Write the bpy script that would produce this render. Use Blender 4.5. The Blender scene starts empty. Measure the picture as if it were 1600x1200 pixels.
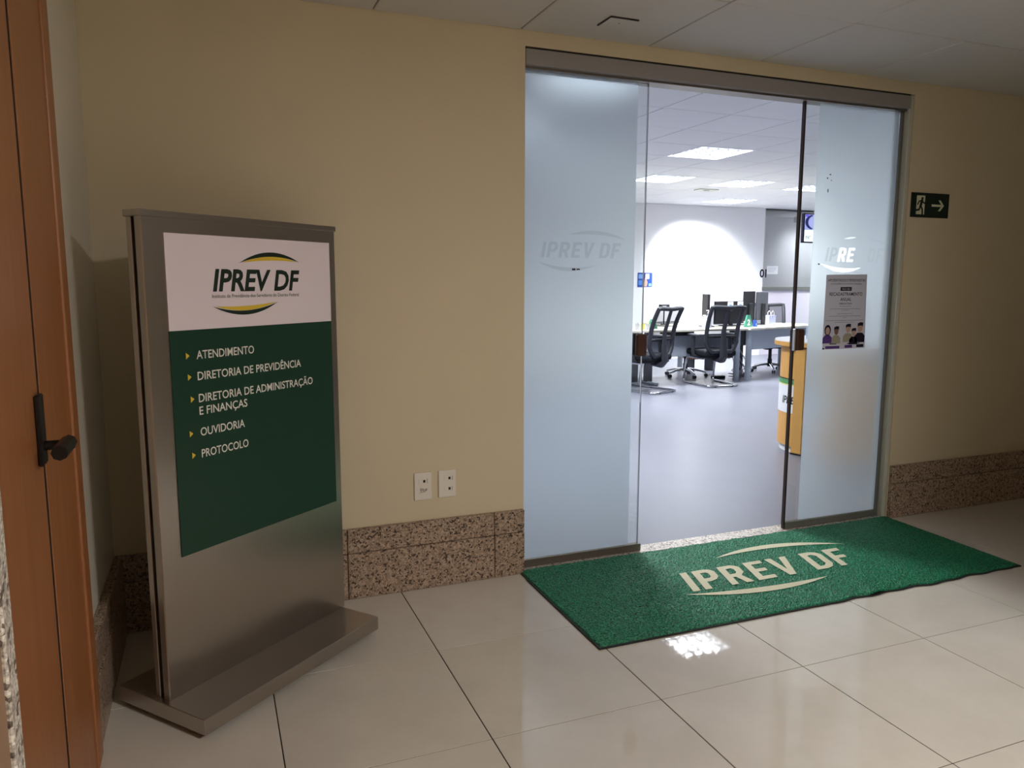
import bpy, bmesh, math, random
from mathutils import Vector, Matrix
random.seed(7)
SC = bpy.context.scene
COL = SC.collection
R = math.radians

# ------------------------------------------------------------------ camera
def make_camera():
    yaw, pitch, roll = R(-21.693), R(-7.725), R(0.118)
    fw = Vector((-math.sin(yaw)*math.cos(pitch), math.cos(yaw)*math.cos(pitch), math.sin(pitch)))
    rt = Vector((math.cos(yaw), math.sin(yaw), 0)); up = rt.cross(fw)
    r2 = rt*math.cos(roll) + up*math.sin(roll); u2 = -rt*math.sin(roll) + up*math.cos(roll)
    m = Matrix.Identity(4)
    for i in range(3):
        m[i][0] = r2[i]; m[i][1] = u2[i]; m[i][2] = -fw[i]
    m[0][3], m[1][3], m[2][3] = -1.342, -3.223, 1.3826
    cd = bpy.data.cameras.new('camera'); cd.sensor_width = 36; cd.sensor_fit = 'HORIZONTAL'
    cd.lens = 1184.5/1600*36; cd.clip_start = 0.02
    co = bpy.data.objects.new('camera', cd); COL.objects.link(co); co.matrix_world = m
    SC.camera = co
make_camera()

# ------------------------------------------------------------------ world, light levels, exposure
w = bpy.data.worlds.new('world'); SC.world = w; w.use_nodes = True
w.node_tree.nodes['Background'].inputs[0].default_value = (0.9, 0.95, 1, 1)
w.node_tree.nodes['Background'].inputs[1].default_value = 0.0
OFFICE_LAMP_W = 142.0
CORRIDOR_LAMP_W = 98.0
SPOT_W = 600.0
SC.view_settings.view_transform = 'Standard'; SC.view_settings.look = 'None'
SC.view_settings.gamma = 1.0; SC.view_settings.use_curve_mapping = False
SC.view_settings.exposure = 0.16
SC.cycles.use_denoising = True
SC.cycles.max_bounces = 10; SC.cycles.diffuse_bounces = 5; SC.cycles.glossy_bounces = 5
SC.cycles.transmission_bounces = 8; SC.cycles.transparent_max_bounces = 24
SC.cycles.sample_clamp_indirect = 6.0
SC.cycles.caustics_reflective = False; SC.cycles.caustics_refractive = False

# ------------------------------------------------------------------ materials
def lin(c):
    c = c/255.0
    return c/12.92 if c <= 0.04045 else ((c+0.055)/1.055)**2.4
def rgb(r, g, b): return (lin(r), lin(g), lin(b), 1)
M = {}
def nm(name):
    m = bpy.data.materials.new(name); m.use_nodes = True
    nt = m.node_tree; nt.nodes.clear()
    out = nt.nodes.new('ShaderNodeOutputMaterial')
    M[name] = m
    return m, nt, out
def N(nt, kind, **kw):
    n = nt.nodes.new(kind)
    for k, v in kw.items():
        if k.startswith('_'): setattr(n, k[1:], v)
        else: n.inputs[k.replace('__', ' ')].default_value = v
    return n
def pmat(name, col, rough=0.5, metal=0.0, spec=0.5, noise=None, bump=None, emit=None, coat=0.0, alpha=1.0):
    """principled; noise=(scale, amount) varies brightness; bump=(scale, strength)"""
    m, nt, out = nm(name)
    b = N(nt, 'ShaderNodeBsdfPrincipled'); nt.links.new(b.outputs[0], out.inputs[0])
    b.inputs['Base Color'].default_value = col; b.inputs['Roughness'].default_value = rough
    b.inputs['Metallic'].default_value = metal; b.inputs['Specular IOR Level'].default_value = spec
    b.inputs['Coat Weight'].default_value = coat; b.inputs['Alpha'].default_value = alpha
    if emit:
        b.inputs['Emission Color'].default_value = emit[0]; b.inputs['Emission Strength'].default_value = emit[1]
    if noise or bump:
        g = N(nt, 'ShaderNodeNewGeometry')
    if noise:
        t = N(nt, 'ShaderNodeTexNoise', Scale=noise[0], Detail=6.0, Roughness=0.6)
        nt.links.new(g.outputs['Position'], t.inputs['Vector'])
        mr = N(nt, 'ShaderNodeMapRange'); mr.inputs[1].default_value = 0.3; mr.inputs[2].default_value = 0.7
        mr.inputs[3].default_value = 1-noise[1]; mr.inputs[4].default_value = 1+noise[1]
        nt.links.new(t.outputs['Fac'], mr.inputs[0])
        mx = N(nt, 'ShaderNodeVectorMath', _operation='SCALE'); mx.inputs[0].default_value = col[:3]
        nt.links.new(mr.outputs[0], mx.inputs['Scale']); nt.links.new(mx.outputs[0], b.inputs['Base Color'])
    if bump:
        t2 = N(nt, 'ShaderNodeTexNoise', Scale=bump[0], Detail=4.0)
        nt.links.new(g.outputs['Position'], t2.inputs['Vector'])
        bp = N(nt, 'ShaderNodeBump', Strength=bump[1], Distance=0.01)
        nt.links.new(t2.outputs['Fac'], bp.inputs['Height']); nt.links.new(bp.outputs[0], b.inputs['Normal'])
    return m
def ramp(nt, stops, interp='LINEAR'):
    r = N(nt, 'ShaderNodeValToRGB'); cr = r.color_ramp; cr.interpolation = interp
    while len(cr.elements) < len(stops): cr.elements.new(0.5)
    for e, (p, c) in zip(cr.elements, stops): e.position = p; e.color = c
    return r

pmat('wall_paint', rgb(214, 201, 174), 0.55, spec=0.3, noise=(1.6, 0.03), bump=(220, 0.06))
pmat('wall_paint_pale', rgb(228, 221, 206), 0.55, spec=0.3, noise=(1.6, 0.03), bump=(220, 0.06))
pmat('wall_white', rgb(242, 242, 244), 0.6, spec=0.2)
pmat('ceiling_tile', rgb(208, 205, 202), 0.85, spec=0.1, noise=(3, 0.02), bump=(350, 0.08))
pmat('office_ceiling_tile', rgb(238, 238, 240), 0.85, spec=0.1)
pmat('ceiling_void', rgb(70, 66, 60), 0.9, spec=0)
pmat('grout', rgb(60, 50, 40), 0.9, spec=0)
pmat('office_floor', rgb(114, 116, 128), 0.34, spec=0.4, noise=(2.2, 0.035))
pmat('header_metal', rgb(152, 149, 150), 0.5, spec=0.4)
pmat('rail_metal', rgb(120, 112, 104), 0.4, metal=0.6)
pmat('bronze', rgb(62, 50, 44), 0.35, metal=0.3)
pmat('frame_grey', rgb(112, 114, 108), 0.45, metal=0.2)
pmat('jamb_grey', rgb(196, 196, 184), 0.5)
pmat('lock_brown', rgb(70, 46, 38), 0.4, spec=0.4)
pmat('chrome', rgb(205, 207, 212), 0.12, metal=1.0)
pmat('black_plastic', rgb(30, 31, 36), 0.45, spec=0.4)
pmat('dark_plastic', rgb(44, 46, 54), 0.5, spec=0.4)
pmat('seat_fabric', rgb(32, 34, 40), 0.9, spec=0.2, bump=(900, 0.2))
pmat('monitor_grey', rgb(70, 72, 80), 0.5)
pmat('desk_cream', rgb(226, 222, 206), 0.4)
pmat('desk_grey', rgb(168, 178, 190), 0.5)
pmat('white_plastic', rgb(228, 222, 212), 0.4)
pmat('paper', rgb(235, 235, 238), 0.8, spec=0.1)
def mat_paper():
    m, nt, out = nm('notice_paper')
    d = N(nt, 'ShaderNodeBsdfDiffuse'); d.inputs[0].default_value = rgb(216, 212, 222)
    t = N(nt, 'ShaderNodeBsdfTranslucent'); t.inputs[0].default_value = rgb(210, 206, 218)
    mx = N(nt, 'ShaderNodeMixShader'); mx.inputs[0].default_value = 0.35
    nt.links.new(d.outputs[0], mx.inputs[1]); nt.links.new(t.outputs[0], mx.inputs[2]); nt.links.new(mx.outputs[0], out.inputs[0])
mat_paper()
pmat('print_dark', rgb(36, 32, 48), 0.8, spec=0.1)
pmat('print_mid', rgb(120, 114, 128), 0.8, spec=0.1)
pmat('print_purple', rgb(88, 62, 130), 0.8, spec=0.1)
pmat('print_skin', rgb(190, 160, 145), 0.8, spec=0.1)
pmat('print_skin_dark', rgb(120, 96, 86), 0.8, spec=0.1)
pmat('print_sage', rgb(160, 156, 140), 0.8, spec=0.1)
pmat('sheet_white', rgb(238, 226, 236), 0.42, spec=0.35)
pmat('sheet_green', rgb(28, 62, 48), 0.38, spec=0.4)
pmat('ink_green', rgb(18, 40, 30), 0.5)
pmat('ink_yellow', rgb(226, 194, 62), 0.5)
pmat('ink_white', rgb(236, 232, 226), 0.5)
pmat('exit_green', rgb(16, 34, 28), 0.45)
pmat('exit_light', rgb(214, 216, 190), 0.5)
pmat('handle_black', rgb(22, 18, 18), 0.4, metal=0.2)
pmat('rubber', rgb(20, 20, 20), 0.7)
pmat('dark_slot', rgb(26, 20, 18), 0.6)
pmat('green_card', rgb(58, 132, 112), 0.6)
pmat('blue_print', rgb(24, 66, 150), 0.6)
pmat('light_blue', rgb(120, 160, 215), 0.6)
pmat('cyan_print', rgb(90, 140, 210), 0.6)
pmat('yellow_green', rgb(204, 206, 60), 0.5)
pmat('counter_wood', rgb(214, 160, 84), 0.4, noise=(6, 0.05))
pmat('counter_top', rgb(236, 236, 240), 0.3)
pmat('green_band', rgb(84, 150, 92), 0.5)
pmat('yellow_band', rgb(226, 220, 120), 0.5)
pmat('brown_board', rgb(146, 86, 66), 0.6)
pmat('cable_grey', rgb(150, 152, 160), 0.6)
pmat('grey_screen', rgb(176, 182, 190), 0.8)
pmat('louvre_lit', rgb(70, 74, 82), 0.5)  # lengthwise blades, toned lighter to paint the lit part of the lamp cells
pmat('louvre_shaded', rgb(34, 37, 44), 0.5)  # cross blades, toned darker to paint the shaded part of the cells
pmat('lamp_body', rgb(235, 235, 238), 0.5)
pmat('panel_lilac', rgb(222, 216, 226), 0.6)
pmat('gel_blue', rgb(196, 204, 236), 0.2, spec=0.5, alpha=0.7)
pmat('scuff', rgb(225, 225, 228), 0.6)
pmat('tan_cladding', rgb(150, 118, 92), 0.5, noise=(14, 0.08))

# tile: polished beige porcelain, small tone difference from tile to tile
def mat_tile():
    m, nt, out = nm('floor_tile')
    b = N(nt, 'ShaderNodeBsdfPrincipled', Roughness=0.13); b.inputs['Specular IOR Level'].default_value = 0.5
    g = N(nt, 'ShaderNodeNewGeometry'); oi = N(nt, 'ShaderNodeObjectInfo')
    t = N(nt, 'ShaderNodeTexNoise', Scale=2.6, Detail=7.0, Roughness=0.62)
    nt.links.new(g.outputs['Position'], t.inputs['Vector'])
    r = ramp(nt, [(0.3, rgb(208, 202, 191)), (0.7, rgb(222, 216, 206))]); nt.links.new(t.outputs['Fac'], r.inputs[0])
    mr = N(nt, 'ShaderNodeMapRange'); mr.inputs[3].default_value = 0.96; mr.inputs[4].default_value = 1.03
    nt.links.new(oi.outputs['Random'], mr.inputs[0])
    sc = N(nt, 'ShaderNodeVectorMath', _operation='SCALE'); nt.links.new(r.outputs[0], sc.inputs[0]); nt.links.new(mr.outputs[0], sc.inputs['Scale'])
    nt.links.new(sc.outputs[0], b.inputs['Base Color'])
    t2 = N(nt, 'ShaderNodeTexNoise', Scale=9.0, Detail=5.0); nt.links.new(g.outputs['Position'], t2.inputs['Vector'])
    mr2 = N(nt, 'ShaderNodeMapRange'); mr2.inputs[1].default_value = 0.35; mr2.inputs[2].default_value = 0.75; mr2.inputs[3].default_value = 0.015; mr2.inputs[4].default_value = 0.055
    nt.links.new(t2.outputs['Fac'], mr2.inputs[0]); nt.links.new(mr2.outputs[0], b.inputs['Roughness'])
    nt.links.new(b.outputs[0], out.inputs[0])
mat_tile()
def mat_granite(name, base, mid, dark, scale=95.0):
    m, nt, out = nm(name)
    b = N(nt, 'ShaderNodeBsdfPrincipled', Roughness=0.35)
    g = N(nt, 'ShaderNodeNewGeometry')
    v = N(nt, 'ShaderNodeTexVoronoi', Scale=scale); nt.links.new(g.outputs['Position'], v.inputs['Vector'])
    sep = N(nt, 'ShaderNodeSeparateColor'); nt.links.new(v.outputs['Color'], sep.inputs[0])
    r = ramp(nt, [(0.0, dark), (0.13, dark), (0.17, mid), (0.5, mid), (0.56, base), (1.0, base)]); nt.links.new(sep.outputs[0], r.inputs[0])
    t = N(nt, 'ShaderNodeTexNoise', Scale=scale*1.6, Detail=5.0); nt.links.new(g.outputs['Position'], t.inputs['Vector'])
    r2 = ramp(nt, [(0.35, (0.45, 0.42, 0.4, 1)), (0.6, (1.08, 1.06, 1.04, 1))]); nt.links.new(t.outputs['Fac'], r2.inputs[0])
    mx = N(nt, 'ShaderNodeMix', _data_type='RGBA', _blend_type='MULTIPLY'); mx.inputs[0].default_value = 1.0
    nt.links.new(r.outputs[0], mx.inputs[6]); nt.links.new(r2.outputs[0], mx.inputs[7])
    nt.links.new(mx.outputs[2], b.inputs['Base Color']); nt.links.new(b.outputs[0], out.inputs[0])
mat_granite('granite', rgb(190, 168, 150), rgb(160, 138, 120), rgb(74, 60, 52), 140)
mat_granite('granite_pale', rgb(232, 226, 218), rgb(206, 198, 188), rgb(120, 108, 100), 110)
def mat_wood():
    m, nt, out = nm('door_wood')
    b = N(nt, 'ShaderNodeBsdfPrincipled', Roughness=0.38)
    g = N(nt, 'ShaderNodeNewGeometry')
    mp = N(nt, 'ShaderNodeMapping'); mp.inputs['Scale'].default_value = (30, 30, 2.0); nt.links.new(g.outputs['Position'], mp.inputs[0])
    t = N(nt, 'ShaderNodeTexNoise', Scale=1.0, Detail=8.0, Roughness=0.65); nt.links.new(mp.outputs[0], t.inputs['Vector'])
    r = ramp(nt, [(0.3, rgb(150, 94, 54)), (0.55, rgb(160, 102, 60)), (0.75, rgb(168, 110, 66))]); nt.links.new(t.outputs['Fac'], r.inputs[0])
    nt.links.new(r.outputs[0], b.inputs['Base Color']); nt.links.new(b.outputs[0], out.inputs[0])
mat_wood()
def mat_steel():
    m, nt, out = nm('brushed_steel')
    b = N(nt, 'ShaderNodeBsdfPrincipled', Roughness=0.33, Metallic=1.0)
    b.inputs['Base Color'].default_value = rgb(186, 178, 170)
    tc = N(nt, 'ShaderNodeTexCoord')
    mp = N(nt, 'ShaderNodeMapping'); mp.inputs['Scale'].default_value = (3, 3, 700); nt.links.new(tc.outputs['Object'], mp.inputs[0])
    t = N(nt, 'ShaderNodeTexNoise', Scale=1.0, Detail=3.0); nt.links.new(mp.outputs[0], t.inputs['Vector'])
    mr = N(nt, 'ShaderNodeMapRange'); mr.inputs[3].default_value = 0.27; mr.inputs[4].default_value = 0.34
    nt.links.new(t.outputs['Fac'], mr.inputs[0]); nt.links.new(mr.outputs[0], b.inputs['Roughness'])
    b.inputs['Anisotropic'].default_value = 0.5
    nt.links.new(b.outputs[0], out.inputs[0])
mat_steel()
def mat_mat():
    m, nt, out = nm('mat_green')
    b = N(nt, 'ShaderNodeBsdfPrincipled', Roughness=0.5); b.inputs['Specular IOR Level'].default_value = 0.3
    g = N(nt, 'ShaderNodeNewGeometry')
    t = N(nt, 'ShaderNodeTexNoise', Scale=150.0, Detail=4.0, Roughness=0.8); nt.links.new(g.outputs['Position'], t.inputs['Vector'])
    r = ramp(nt, [(0.40, rgb(0, 30, 18)), (0.5, rgb(12, 106, 70)), (0.68, rgb(64, 166, 124))]); nt.links.new(t.outputs['Fac'], r.inputs[0])
    nt.links.new(r.outputs[0], b.inputs['Base Color']); nt.links.new(b.outputs[0], out.inputs[0])
mat_mat()
pmat('mat_beige', rgb(212, 206, 178), 0.7, spec=0.2, noise=(160, 0.1))
def mat_glass(name, tint, refl=0.06):
    m, nt, out = nm(name)
    tr = N(nt, 'ShaderNodeBsdfTransparent'); tr.inputs[0].default_value = tint
    gl = N(nt, 'ShaderNodeBsdfGlossy', Roughness=0.0); fr = N(nt, 'ShaderNodeFresnel', IOR=1.3)
    mx = N(nt, 'ShaderNodeMixShader'); nt.links.new(fr.outputs[0], mx.inputs[0]); nt.links.new(tr.outputs[0], mx.inputs[1]); nt.links.new(gl.outputs[0], mx.inputs[2])
    nt.links.new(mx.outputs[0], out.inputs[0])
mat_glass('clear_glass', (0.965, 0.98, 0.975, 1))
mat_glass('partition_glass', (0.86, 0.87, 0.88, 1))
def mat_tint(name, tint):
    m, nt, out = nm(name); tr = N(nt, 'ShaderNodeBsdfTransparent'); tr.inputs[0].default_value = tint
    nt.links.new(tr.outputs[0], out.inputs[0])
mat_tint('logo_tint', (0.86, 0.875, 0.875, 1)); mat_tint('logo_tint_faint', (0.95, 0.955, 0.955, 1))
def mat_mesh():
    m, nt, out = nm('chair_mesh')
    tr = N(nt, 'ShaderNodeBsdfTransparent'); d = N(nt, 'ShaderNodeBsdfDiffuse'); d.inputs[0].default_value = rgb(40, 42, 50)
    mx = N(nt, 'ShaderNodeMixShader'); mx.inputs[0].default_value = 0.66
    nt.links.new(tr.outputs[0], mx.inputs[1]); nt.links.new(d.outputs[0], mx.inputs[2]); nt.links.new(mx.outputs[0], out.inputs[0])
mat_mesh()
def mat_film():
    m, nt, out = nm('frosted_film')
    tl = N(nt, 'ShaderNodeBsdfTranslucent'); tl.inputs[0].default_value = (0.88, 0.95, 0.98, 1)
    rf = N(nt, 'ShaderNodeBsdfRefraction', Roughness=0.55, IOR=1.22); rf.inputs[0].default_value = (0.86, 0.93, 0.95, 1)
    df = N(nt, 'ShaderNodeBsdfDiffuse'); df.inputs[0].default_value = (0.7, 0.74, 0.74, 1)
    a = N(nt, 'ShaderNodeMixShader'); a.inputs[0].default_value = 0.5
    nt.links.new(tl.outputs[0], a.inputs[1]); nt.links.new(rf.outputs[0], a.inputs[2])
    c = N(nt, 'ShaderNodeMixShader'); c.inputs[0].default_value = 0.10
    nt.links.new(a.outputs[0], c.inputs[1]); nt.links.new(df.outputs[0], c.inputs[2])
    nt.links.new(c.outputs[0], out.inputs[0])
mat_film()
pmat('screen_lilac', rgb(170, 175, 225), 0.4, emit=(rgb(176, 182, 240), 0.75))
pmat('screen_white', rgb(240, 245, 245), 0.4, emit=(rgb(240, 250, 250), 1.0))
pmat('screen_navy', rgb(30, 36, 96), 0.4, emit=(rgb(36, 44, 110), 0.6))
pmat('screen_violet', rgb(110, 90, 220), 0.4, emit=(rgb(110, 90, 220), 0.7))

# ------------------------------------------------------------------ mesh helpers
class MB:
    def __init__(s): s.v = []; s.f = []
    def add(s, vs, fs):
        o = len(s.v); s.v += [tuple(v) for v in vs]; s.f += [tuple(i+o for i in f) for f in fs]; return s
    def box(s, x0, x1, y0, y1, z0, z1):
        vs = [(x, y, z) for z in (z0, z1) for y in (y0, y1) for x in (x0, x1)]
        return s.add(vs, [(0, 2, 3, 1), (4, 5, 7, 6), (0, 1, 5, 4), (2, 6, 7, 3), (0, 4, 6, 2), (1, 3, 7, 5)])
    def cbox(s, x0, x1, y0, y1, z0, z1, c=0.004, seg=2):
        bm = bmesh.new(); bmesh.ops.create_cube(bm, size=1)
        for v in bm.verts:
            v.co = Vector((x0+(v.co.x+.5)*(x1-x0), y0+(v.co.y+.5)*(y1-y0), z0+(v.co.z+.5)*(z1-z0)))
        bmesh.ops.bevel(bm, geom=bm.edges[:], offset=c, segments=seg, affect='EDGES', profile=0.5)
        bm.verts.index_update()
        s.add([v.co[:] for v in bm.verts], [[v.index for v in f.verts] for f in bm.faces]); bm.free(); return s
    def prism(s, pts, a0, a1, axis='z'):
        """polygon (2-D, ccw) extruded along axis: z:(x,y) y:(x,z) x:(y,z)"""
        n = len(pts)
        def m(p, a):
            return {'z': (p[0], p[1], a), 'y': (p[0], a, p[1]), 'x': (a, p[0], p[1])}[axis]
        vs = [m(p, a0) for p in pts]+[m(p, a1) for p in pts]
        fs = [tuple(range(n-1, -1, -1)), tuple(range(n, 2*n))]+[(i, (i+1) % n, n+(i+1) % n, n+i) for i in range(n)]
        return s.add(vs, fs)
    def tube(s, pts, r, n=10, closed=False, flat=1.0, cap=True):
        pts = [Vector(p) for p in pts]; L = len(pts); rs = r if isinstance(r, (list, tuple)) else [r]*L
        vs = []; prev = None
        for i, p in enumerate(pts):
            a = pts[(i-1) % L] if (closed or i > 0) else p; b = pts[(i+1) % L] if (closed or i < L-1) else p
            t = (b-a).normalized()
            if prev is None:
                ref = Vector((0, 0, 1)) if abs(t.z) < 0.9 else Vector((0, 1, 0)); nx = t.cross(ref).normalized()
            else: nx = (prev-t*prev.dot(t)).normalized()
            prev = nx; ny = t.cross(nx)
            for k in range(n):
                an = 2*math.pi*k/n
                vs.append(p+nx*math.cos(an)*rs[i]+ny*math.sin(an)*rs[i]*flat)
        fs = []
        for i in range(L if closed else L-1):
            j = (i+1) % L
            for k in range(n): fs.append((i*n+k, i*n+(k+1) % n, j*n+(k+1) % n, j*n+k))
        if cap and not closed: fs += [tuple(range(n-1, -1, -1)), tuple((L-1)*n+k for k in range(n))]
        return s.add(vs, fs)
    def lathe(s, prof, c=(0, 0), n=24):
        vs = []; m = len(prof)
        for k in range(n):
            a = 2*math.pi*k/n
            for r, z in prof: vs.append((c[0]+r*math.cos(a), c[1]+r*math.sin(a), z))
        fs = [(k*m+i, ((k+1) % n)*m+i, ((k+1) % n)*m+i+1, k*m+i+1) for k in range(n) for i in range(m-1)]
        fs += [tuple(k*m for k in range(n-1, -1, -1)), tuple(k*m+m-1 for k in range(n))]
        return s.add(vs, fs)
    def xf(s, mat):
        s.v = [tuple(mat @ Vector(v)) for v in s.v]; return s
    def build(s, name, mat, parent=None, smooth=False, **kw):
        me = bpy.data.meshes.new(name); me.from_pydata(s.v, [], s.f)
        bm = bmesh.new(); bm.from_mesh(me); bmesh.ops.recalc_face_normals(bm, faces=bm.faces[:]); bm.to_mesh(me); bm.free()
        return link(name, me, mat, parent, smooth, **kw)
def link(name, me, mat, parent=None, smooth=False, **kw):
    if mat and not me.materials: me.materials.append(M[mat])
    if smooth: me.shade_smooth(); me.set_sharp_from_angle(angle=R(38))
    o = bpy.data.objects.new(name, me); COL.objects.link(o); o.parent = parent
    for k, v in kw.items(): o[k] = v
    return o
def tag(o, label, cat, group=None):
    o['label'] = label; o['category'] = cat
    if group: o['group'] = group
    return o
def thing(name, label, cat, loc=(0, 0, 0), rz=0.0, group=None):
    o = bpy.data.objects.new(name, None); COL.objects.link(o); o.location = loc; o.rotation_euler = (0, 0, rz)
    o.empty_display_size = 0.1
    return tag(o, label, cat, group)
def struct(name, mb, mat, label=None, parent=None):
    o = mb.build(name, mat, parent)
    if parent is None: o['kind'] = 'structure'
    if label: o['label'] = label
    return o
def struct_empty(name, label, loc=(0, 0, 0)):
    o = bpy.data.objects.new(name, None); COL.objects.link(o); o.location = loc; o['kind'] = 'structure'; o['label'] = label
    return o
def copy_tree(o, parent=None):
    c = o.copy(); COL.objects.link(c); c.parent = parent
    for ch in list(o.children): copy_tree(ch, c)
    return c

# lettering: text -> mesh, fitted to a width and cap height, in local x (right) / y (up)
def text_mesh(body, width, cap, bold=0.0, shear=0.0, align='LEFT', depth=0.0, spacing=1.0):
    def mk(b):
        cu = bpy.data.curves.new('lettering', 'FONT'); cu.body = b; cu.size = 1.0; cu.offset = bold; cu.shear = shear
        cu.extrude = depth; cu.space_character = spacing; cu.resolution_u = 3
        ob = bpy.data.objects.new('lettering', cu); me = bpy.data.meshes.new_from_object(ob)
        bpy.data.objects.remove(ob); bpy.data.curves.remove(cu); return me
    h = mk('H'); ch = max(v.co.y for v in h.vertices)-min(v.co.y for v in h.vertices); hb = min(v.co.y for v in h.vertices)
    bpy.data.meshes.remove(h)
    me = mk(body); xs = [v.co.x for v in me.vertices]; x0, x1 = min(xs), max(xs)
    sx = width/(x1-x0) if width else cap/ch; sy = cap/ch
    for v in me.vertices:
        x = (v.co.x-x0)*sx
        if align == 'CENTER': x -= (x1-x0)*sx/2
        v.co = Vector((x, (v.co.y-hb)*sy, v.co.z*sx))
    return me
def text_on(name, body, width, cap, mat, parent, fn, **kw):
    """fn maps (x, y, z) of the lettering to parent space"""
    me = text_mesh(body, width, cap, **kw)
    for v in me.vertices: v.co = Vector(fn(v.co.x, v.co.y, v.co.z))
    return link(name, me, mat, parent)
def crescent(x0, y0, x1, y1, sag_out, sag_in, n=28):
    """closed outline of a swoosh between two tips"""
    dx, dy = x1-x0, y1-y0; L = math.hypot(dx, dy); nx, ny = -dy/L, dx/L
    def arc(s):
        return [(x0+dx*t+nx*s*4*t*(1-t), y0+dy*t+ny*s*4*t*(1-t)) for t in [i/n for i in range(n+1)]]
    a = arc(sag_out); b = arc(sag_in)
    return a, b
def swoosh(mb, x0, y0, x1, y1, so, si, fn):
    a, b = crescent(x0, y0, x1, y1, so, si); n = len(a)
    return mb.add([fn(*p) for p in a]+[fn(*p) for p in b], [(i, i+1, n+i+1, n+i) for i in range(n-1)])

# ================================================================== THE SETTING
H, HO = 2.4665, 2.727
XL, XR, YF = -1.735, 5.0, -6.5           # corridor: left wall, far right wall, wall behind the camera
DX = 2.327                                # door opening 0..DX
# --- floor of the corridor, tile by tile
fl = struct('floor', MB().box(XL, XR, YF, 0.0, -0.06, -0.0025), 'grout', 'polished beige porcelain tile floor of the corridor')
_tm = {}
def tile(name, x0, x1, y0, y1, z0, z1, mat, parent, gap, bev, cache, dz=0.0):
    key = (round(x1-x0, 3), round(y1-y0, 3))
    if key not in cache:
        w_, d_ = (x1-x0-gap)/2, (y1-y0-gap)/2
        mb = MB()
        b = bev
        vs = [(-w_, -d_, z0), (w_, -d_, z0), (w_, d_, z0), (-w_, d_, z0), (-w_+0, -d_, z1-b), (w_, -d_, z1-b), (w_, d_, z1-b), (-w_, d_, z1-b),
              (-w_+abs(b), -d_+abs(b), z1), (w_-abs(b), -d_+abs(b), z1), (w_-abs(b), d_-abs(b), z1), (-w_+abs(b), d_-abs(b), z1)]
        mb.add(vs, [(3, 2, 1, 0), (0, 1, 5, 4), (1, 2, 6, 5), (2, 3, 7, 6), (3, 0, 4, 7), (4, 5, 9, 8), (5, 6, 10, 9), (6, 7, 11, 10), (7, 4, 8, 11), (8, 9, 10, 11)])
        o = mb.build(name, mat, parent); cache[key] = o.data
    else:
        o = link(name, cache[key], mat, parent)
    o.location = ((x0+x1)/2, (y0+y1)/2, dz); return o
def spans(lines, lo, hi, mn=0.03):
    ls = sorted([lo, hi]+[l for l in lines if lo+mn < l < hi-mn]); return list(zip(ls[:-1], ls[1:]))
fx = spans([-0.6026+0.6*i for i in range(-3, 12)], XL, XR)
fy = spans([-0.6089-0.6*i for i in range(12)], YF, 0.0)
fc = {}
for a in fx:
    for b in fy: tile('floor_tile', a[0], a[1], b[0], b[1], -0.002, 0.0, 'floor_tile', fl, 0.0035, 0.0006, fc)

# --- ceilings, tile by tile
ce = struct('ceiling', MB().box(XL, XR, YF, 0.0, H+0.125, H+0.15), 'ceiling_void', 'suspended ceiling of grey-white tiles over the corridor')
cc = {}
LAMP_C = (0.62, 1.265, -4.479, -3.834)
for a in spans([-0.67+0.645*i for i in range(-2, 10)], XL, XR):
    for b in spans([-0.609-0.645*i for i in range(10)], YF, 0.0):
        if a[0] > LAMP_C[0]-0.1 and a[1] < LAMP_C[1]+0.1 and b[0] > LAMP_C[2]-0.1 and b[1] < LAMP_C[3]+0.1: continue
        tile('ceiling_tile', a[0], a[1], b[0], b[1], H+0.02, H, 'ceiling_tile', ce, 0.007, -0.003, cc, dz=random.uniform(0, 0.003))
OX0, OX1, OY0, OY1 = -1.9, 10.6, 0.15, 8.4
ceo = struct('ceiling_office', MB().box(OX0, OX1, OY0, OY1+1.15, HO+0.125, HO+0.15), 'ceiling_void', 'white tiled suspended ceiling of the office behind the glass')
P = 0.645
GX = [3.325+P*i for i in range(-9, 13)]; GY = [3.36+P*i for i in range(-6, 10)]
LAMPS = [(-4, -3), (0, 0), (1, 3), (3, 3), (5, 3), (5, 6), (-4, 0), (-2, 3), (10, 6)]  # last three are unseen lamps, added to even and lift the office light
lampcells = {(round(3.325+P*i, 2), round(3.36+P*j, 2)) for i, j in LAMPS}
SPOTCELL = (round(3.325+P*3, 2), round(3.36+P*4, 2))
oc = {}
for a in spans(GX, OX0, OX1):
    for b in spans(GY, OY0, OY1):
        if (round(a[0], 2), round(b[0], 2)) in lampcells: continue
        tile('ceiling_tile', a[0], a[1], b[0], b[1], HO+0.02, HO, 'office_ceiling_tile', ceo, 0.008, -0.003, oc, dz=random.uniform(0, 0.002))
struct('ceiling_back_room', MB().box(8.3, OX1, OY1+0.13, 9.7, HO-0.02, HO-0.005), 'office_ceiling_tile', 'ceiling of the unlit room behind the glass partition')

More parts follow.
